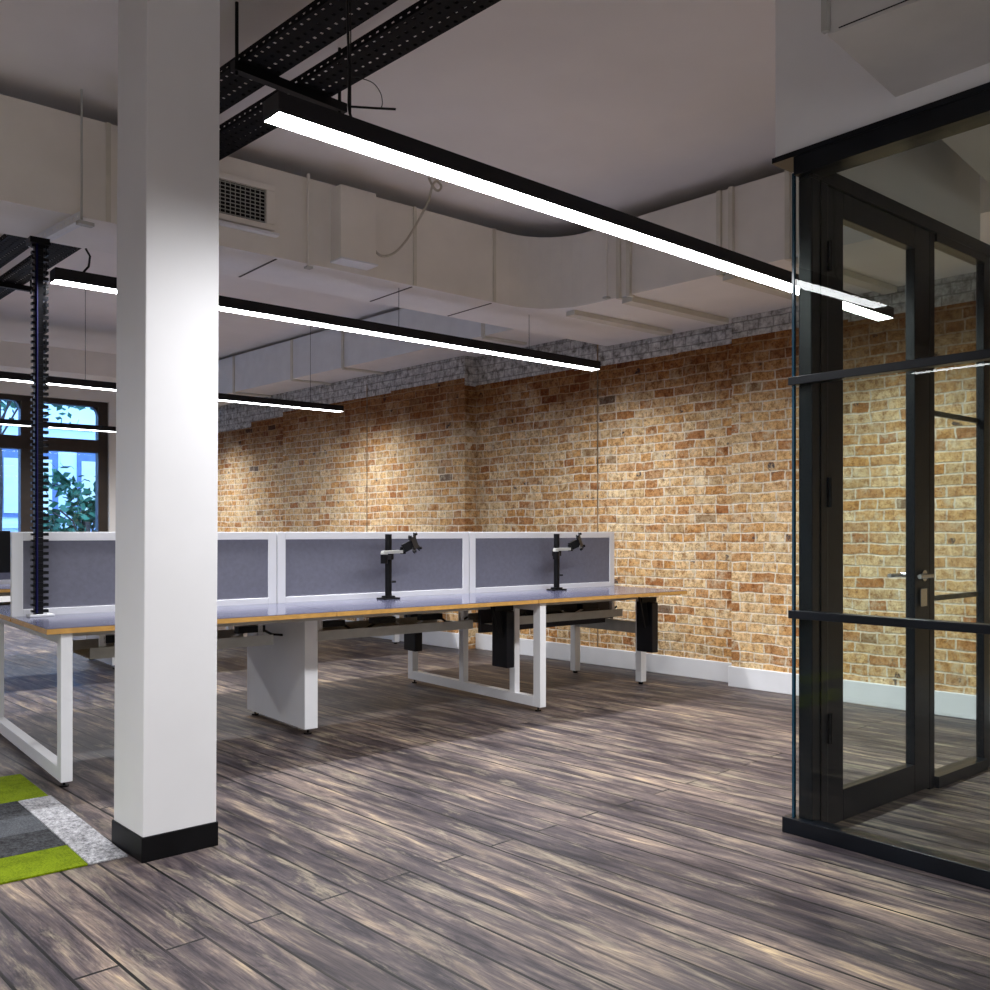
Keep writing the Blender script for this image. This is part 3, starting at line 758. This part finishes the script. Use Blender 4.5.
# ---------------------------------------------------------------- glass partition
PX = 3.30
gp = thing('glass_partition', 'black framed glass partition at the right with two slim rails', 'partition', (PX, 0, 0))
MB().box(-0.02, 0.09, -4.1, 2.062, 2.615, 2.688).done('header', M['frame'], gp, 0.002)
MB().box(-0.022, 0.12, -4.1, 2.158, 2.688, 2.71).done('head_plate', M['frame'], gp)
MB().box(-0.025, 0.045, -4.1, 2.11, 0.0, 0.062).done('floor_track', M['frame'], gp, 0.002)
for z in (0.872, 1.80): MB().box(-0.022, 0.028, -4.1, 2.085, z - 0.016, z + 0.016).done('rail', M['frame'], gp, 0.002)
MB().box(-0.002, 0.006, -4.1, 2.068, 0.06, 2.63).done('glass_pane', M['glass'], gp)
tag(MB().box(-0.005, 0.009, 2.068, 2.078, 0.06, 2.63).done('glass_edge', M['edge_glass'], gp), 'dark teal polished glass edge')
for y in (0.95, -0.9, -2.6): MB().box(-0.02, 0.03, y - 0.02, y + 0.02, 0.06, 2.63).done('mullion', M['frame'], gp)
# return screen with the door, plane Y = 2.04
rp = thing('glass_partition', 'black framed return glass screen holding the door', 'partition', (PX, 2.03, 0))
MB().box(0.015, 1.68, -0.03, 0.03, 2.60, 2.66).done('header', M['frame'], rp, 0.002)
MB().box(0.012, 0.135, -0.03, 0.03, 0.0, 2.60).done('corner_post', M['frame'], rp, 0.006)
MB().box(0.072, 0.080, -0.034, -0.030, 0.05, 2.60).done('post_groove', M['black_metal'], rp)
MB().box(1.034, 1.084, -0.02, 0.02, 0.0, 2.60).done('mullion', M['frame'], rp, 0.003)
MB().box(1.625, 1.70, -0.02, 0.02, 0.0, 2.66).done('end_post', M['frame'], rp, 0.003)
MB().box(1.084, 1.625, -0.04, 0.04, 0.0, 0.055).done('sill', M['frame'], rp, 0.002)
MB().box(1.084, 1.625, -0.03, 0.03, 2.56, 2.60).done('top_bead', M['frame'], rp, 0.002)
MB().box(1.084, 1.625, -0.003, 0.005, 0.05, 2.57).done('glass_pane', M['glass'], rp)
for z in (0.885, 1.765): MB().box(1.084, 1.625, 0.006, 0.022, z - 0.012, z + 0.012).done('glazing_bar', M['frame'], rp)
MB().box(1.70, 1.70 + 0.95, -0.003, 0.005, 0.0, 2.60).done('glass_pane', M['glass'], rp)
# door leaf
dr = thing('door_1', 'black framed glass door with a lever handle', 'door', (PX + 0.138, 2.03, 0)); tag(dr, kind='structure')
f = MB(); f.box(0, 0.125, -0.022, 0.022, 0.012, 2.595); f.box(0.745, 0.890, -0.022, 0.022, 0.012, 2.595)
f.box(0.125, 0.745, -0.022, 0.022, 2.49, 2.595); f.box(0.125, 0.745, -0.022, 0.022, 0.012, 0.14)
f.done('door_frame', M['frame'], dr, 0.003)
MB().box(0.125, 0.755, -0.003, 0.005, 0.14, 2.49).done('glass_pane', M['glass'], dr)
f = MB()
for s in (-1, 1):
    f.tube([(0.81, s * 0.03, 1.0), (0.81, s * 0.075, 1.0)], 0.011, 10); f.tube([(0.81, s * 0.07, 1.0), (0.69, s * 0.07, 1.0)], 0.010, 10); f.tube([(0.81, s * 0.03, 1.0), (0.81, s * 0.038, 1.0)], 0.026, 16)
f.done('door_handle', M['chrome'], dr)
MB().box(0.78, 0.84, -0.034, -0.03, 0.86, 0.94).done('lock_plate', M['chrome'], dr)
f = MB()
for z in (0.35, 1.3, 2.25): f.tube([(0.0, -0.035, z), (0.0, -0.035, z + 0.12)], 0.010, 10)
f.done('hinges', M['black_metal'], dr)

# ---------------------------------------------------------------- carpet tiles
def tile(x0, x1, y0, y1, mat, label):
    o = MB().box(0, x1 - x0 - 0.003, 0, y1 - y0 - 0.003, 0.0, 0.008).done('carpet_tile', M[mat], bevel=0.002); o.location = (x0, y0, 0.0005)
    return tag(o, label, 'carpet tile')
names = {'c_green': 'lime green', 'c_white': 'mottled white', 'c_dark': 'charcoal', 'c_grey': 'slate grey'}
XR = 1.035
tile(XR, 1.175, 3.50, 4.52, 'c_white', 'mottled white carpet strip along the carpet edge beside the column')
rows = [(3.50, 3.765, 'c_green', 'first row at the front carpet edge'), (3.765, 4.015, 'c_dark', 'behind the front green row'), (4.015, 4.265, 'c_grey', 'in the middle grey row'),
        (4.265, 4.52, 'c_dark', 'just before the rear green tile')]
for (y0, y1, mt, where) in rows:
    tile(0.035, XR, y0, y1, mt, '%s carpet tile %s, left of the column' % (names[mt], where))
tile(0.175, 1.165, 4.52, 5.02, 'c_green', 'lime green carpet tile behind the white strip near the desk leg')
for j, (y0, y1, mt, where) in enumerate(rows):
    mt2 = ('c_green', 'c_grey', 'c_dark')[(j + 1) % 3]
    tile(-0.965, 0.035, y0, y1, mt2, '%s carpet tile %s, farther left' % (names[mt2], where))

# ---------------------------------------------------------------- outside
o = MB().box(-30, 30, 15.0, 60, -0.5, -0.3).done('street', M['street']); tag(o, 'street outside the windows', 'street', kind='structure')
bd = thing('building', 'pale blue stone building across the street with tall windows', 'building', (6.0, 27, -0.3))
mb = MB(); mb.box(-18, 14, 0, 6, 0, 14).done('wall', M['facade'], bd)
for k in range(-6, 6):
    for zz in (1.9, 6.2):
        x = 0.45 + k * 1.22 * 1.0 + (0.5 if k < 0 else 0)
        wn = MB().box(x, x + 0.72, -0.06, -0.003, zz, zz + 2.1).done('window', M['facade_dark'], bd)
        MB().box(x + 0.10, x + 0.56, -0.08, -0.061, zz + 0.1, zz + 1.55).done('blind', M['blind'], wn)
for zz in (1.3, 1.6, 4.35, 5.4): MB().box(-18, 14, -0.14, -0.003, zz, zz + 0.12).done('ledge', M['facade'], bd)

def tree(x, y, h0, h1, rx, n, label, seed):
    rn = random.Random(seed); t = thing('tree', label, 'tree', (x, y, -0.3))
    f = MB(); f.tube([(0, 0, 0), (0.05, 0, h0 * 0.6), (0.0, 0.03, (h0 + h1) / 2)], 0.07, 8)
    for k in range(7):
        a = k * 0.9; f.tube([(0, 0, h0 * 0.8 + k * 0.05), (math.cos(a) * rx * 0.4, math.sin(a) * rx * 0.3, (h0 + h1) / 2), (math.cos(a) * rx * 0.8, math.sin(a) * rx * 0.7, h0 + (h1 - h0) * rn.random())], 0.02, 5)
    f.done('branches', M['bark'], t)
    g = MB()
    cl = [(rn.uniform(-rx, rx) * 0.8, rn.uniform(-rx, rx) * 0.8, rn.uniform(h0, h1)) for _ in range(18)]
    for _ in range(n):
        c_ = rn.choice(cl); p = Vector((c_[0] + rn.gauss(0, rx * .18), c_[1] + rn.gauss(0, rx * .18), c_[2] + rn.gauss(0, (h1 - h0) * .10)))
        a = Vector((rn.gauss(0, 1), rn.gauss(0, 1), rn.gauss(0, 0.6))).normalized(); b_ = a.cross(Vector((rn.gauss(0, 1), rn.gauss(0, 1), rn.gauss(0, 1)))).normalized()
        s = rn.uniform(0.07, 0.13)
        g.quad([p - a * s, p - b_ * s * 0.6, p + a * s, p + b_ * s * 0.6])
    lo = g.done('foliage', M['leaf'], t); tag(lo, kind='stuff')
tree(5.4, 18.4, 0.9, 2.5, 0.75, 900, 'low leafy shrub outside the right window', 3)
tree(4.2, 20.0, 4.0, 5.8, 2.2, 1700, 'street tree crown seen through the upper window panes', 5)
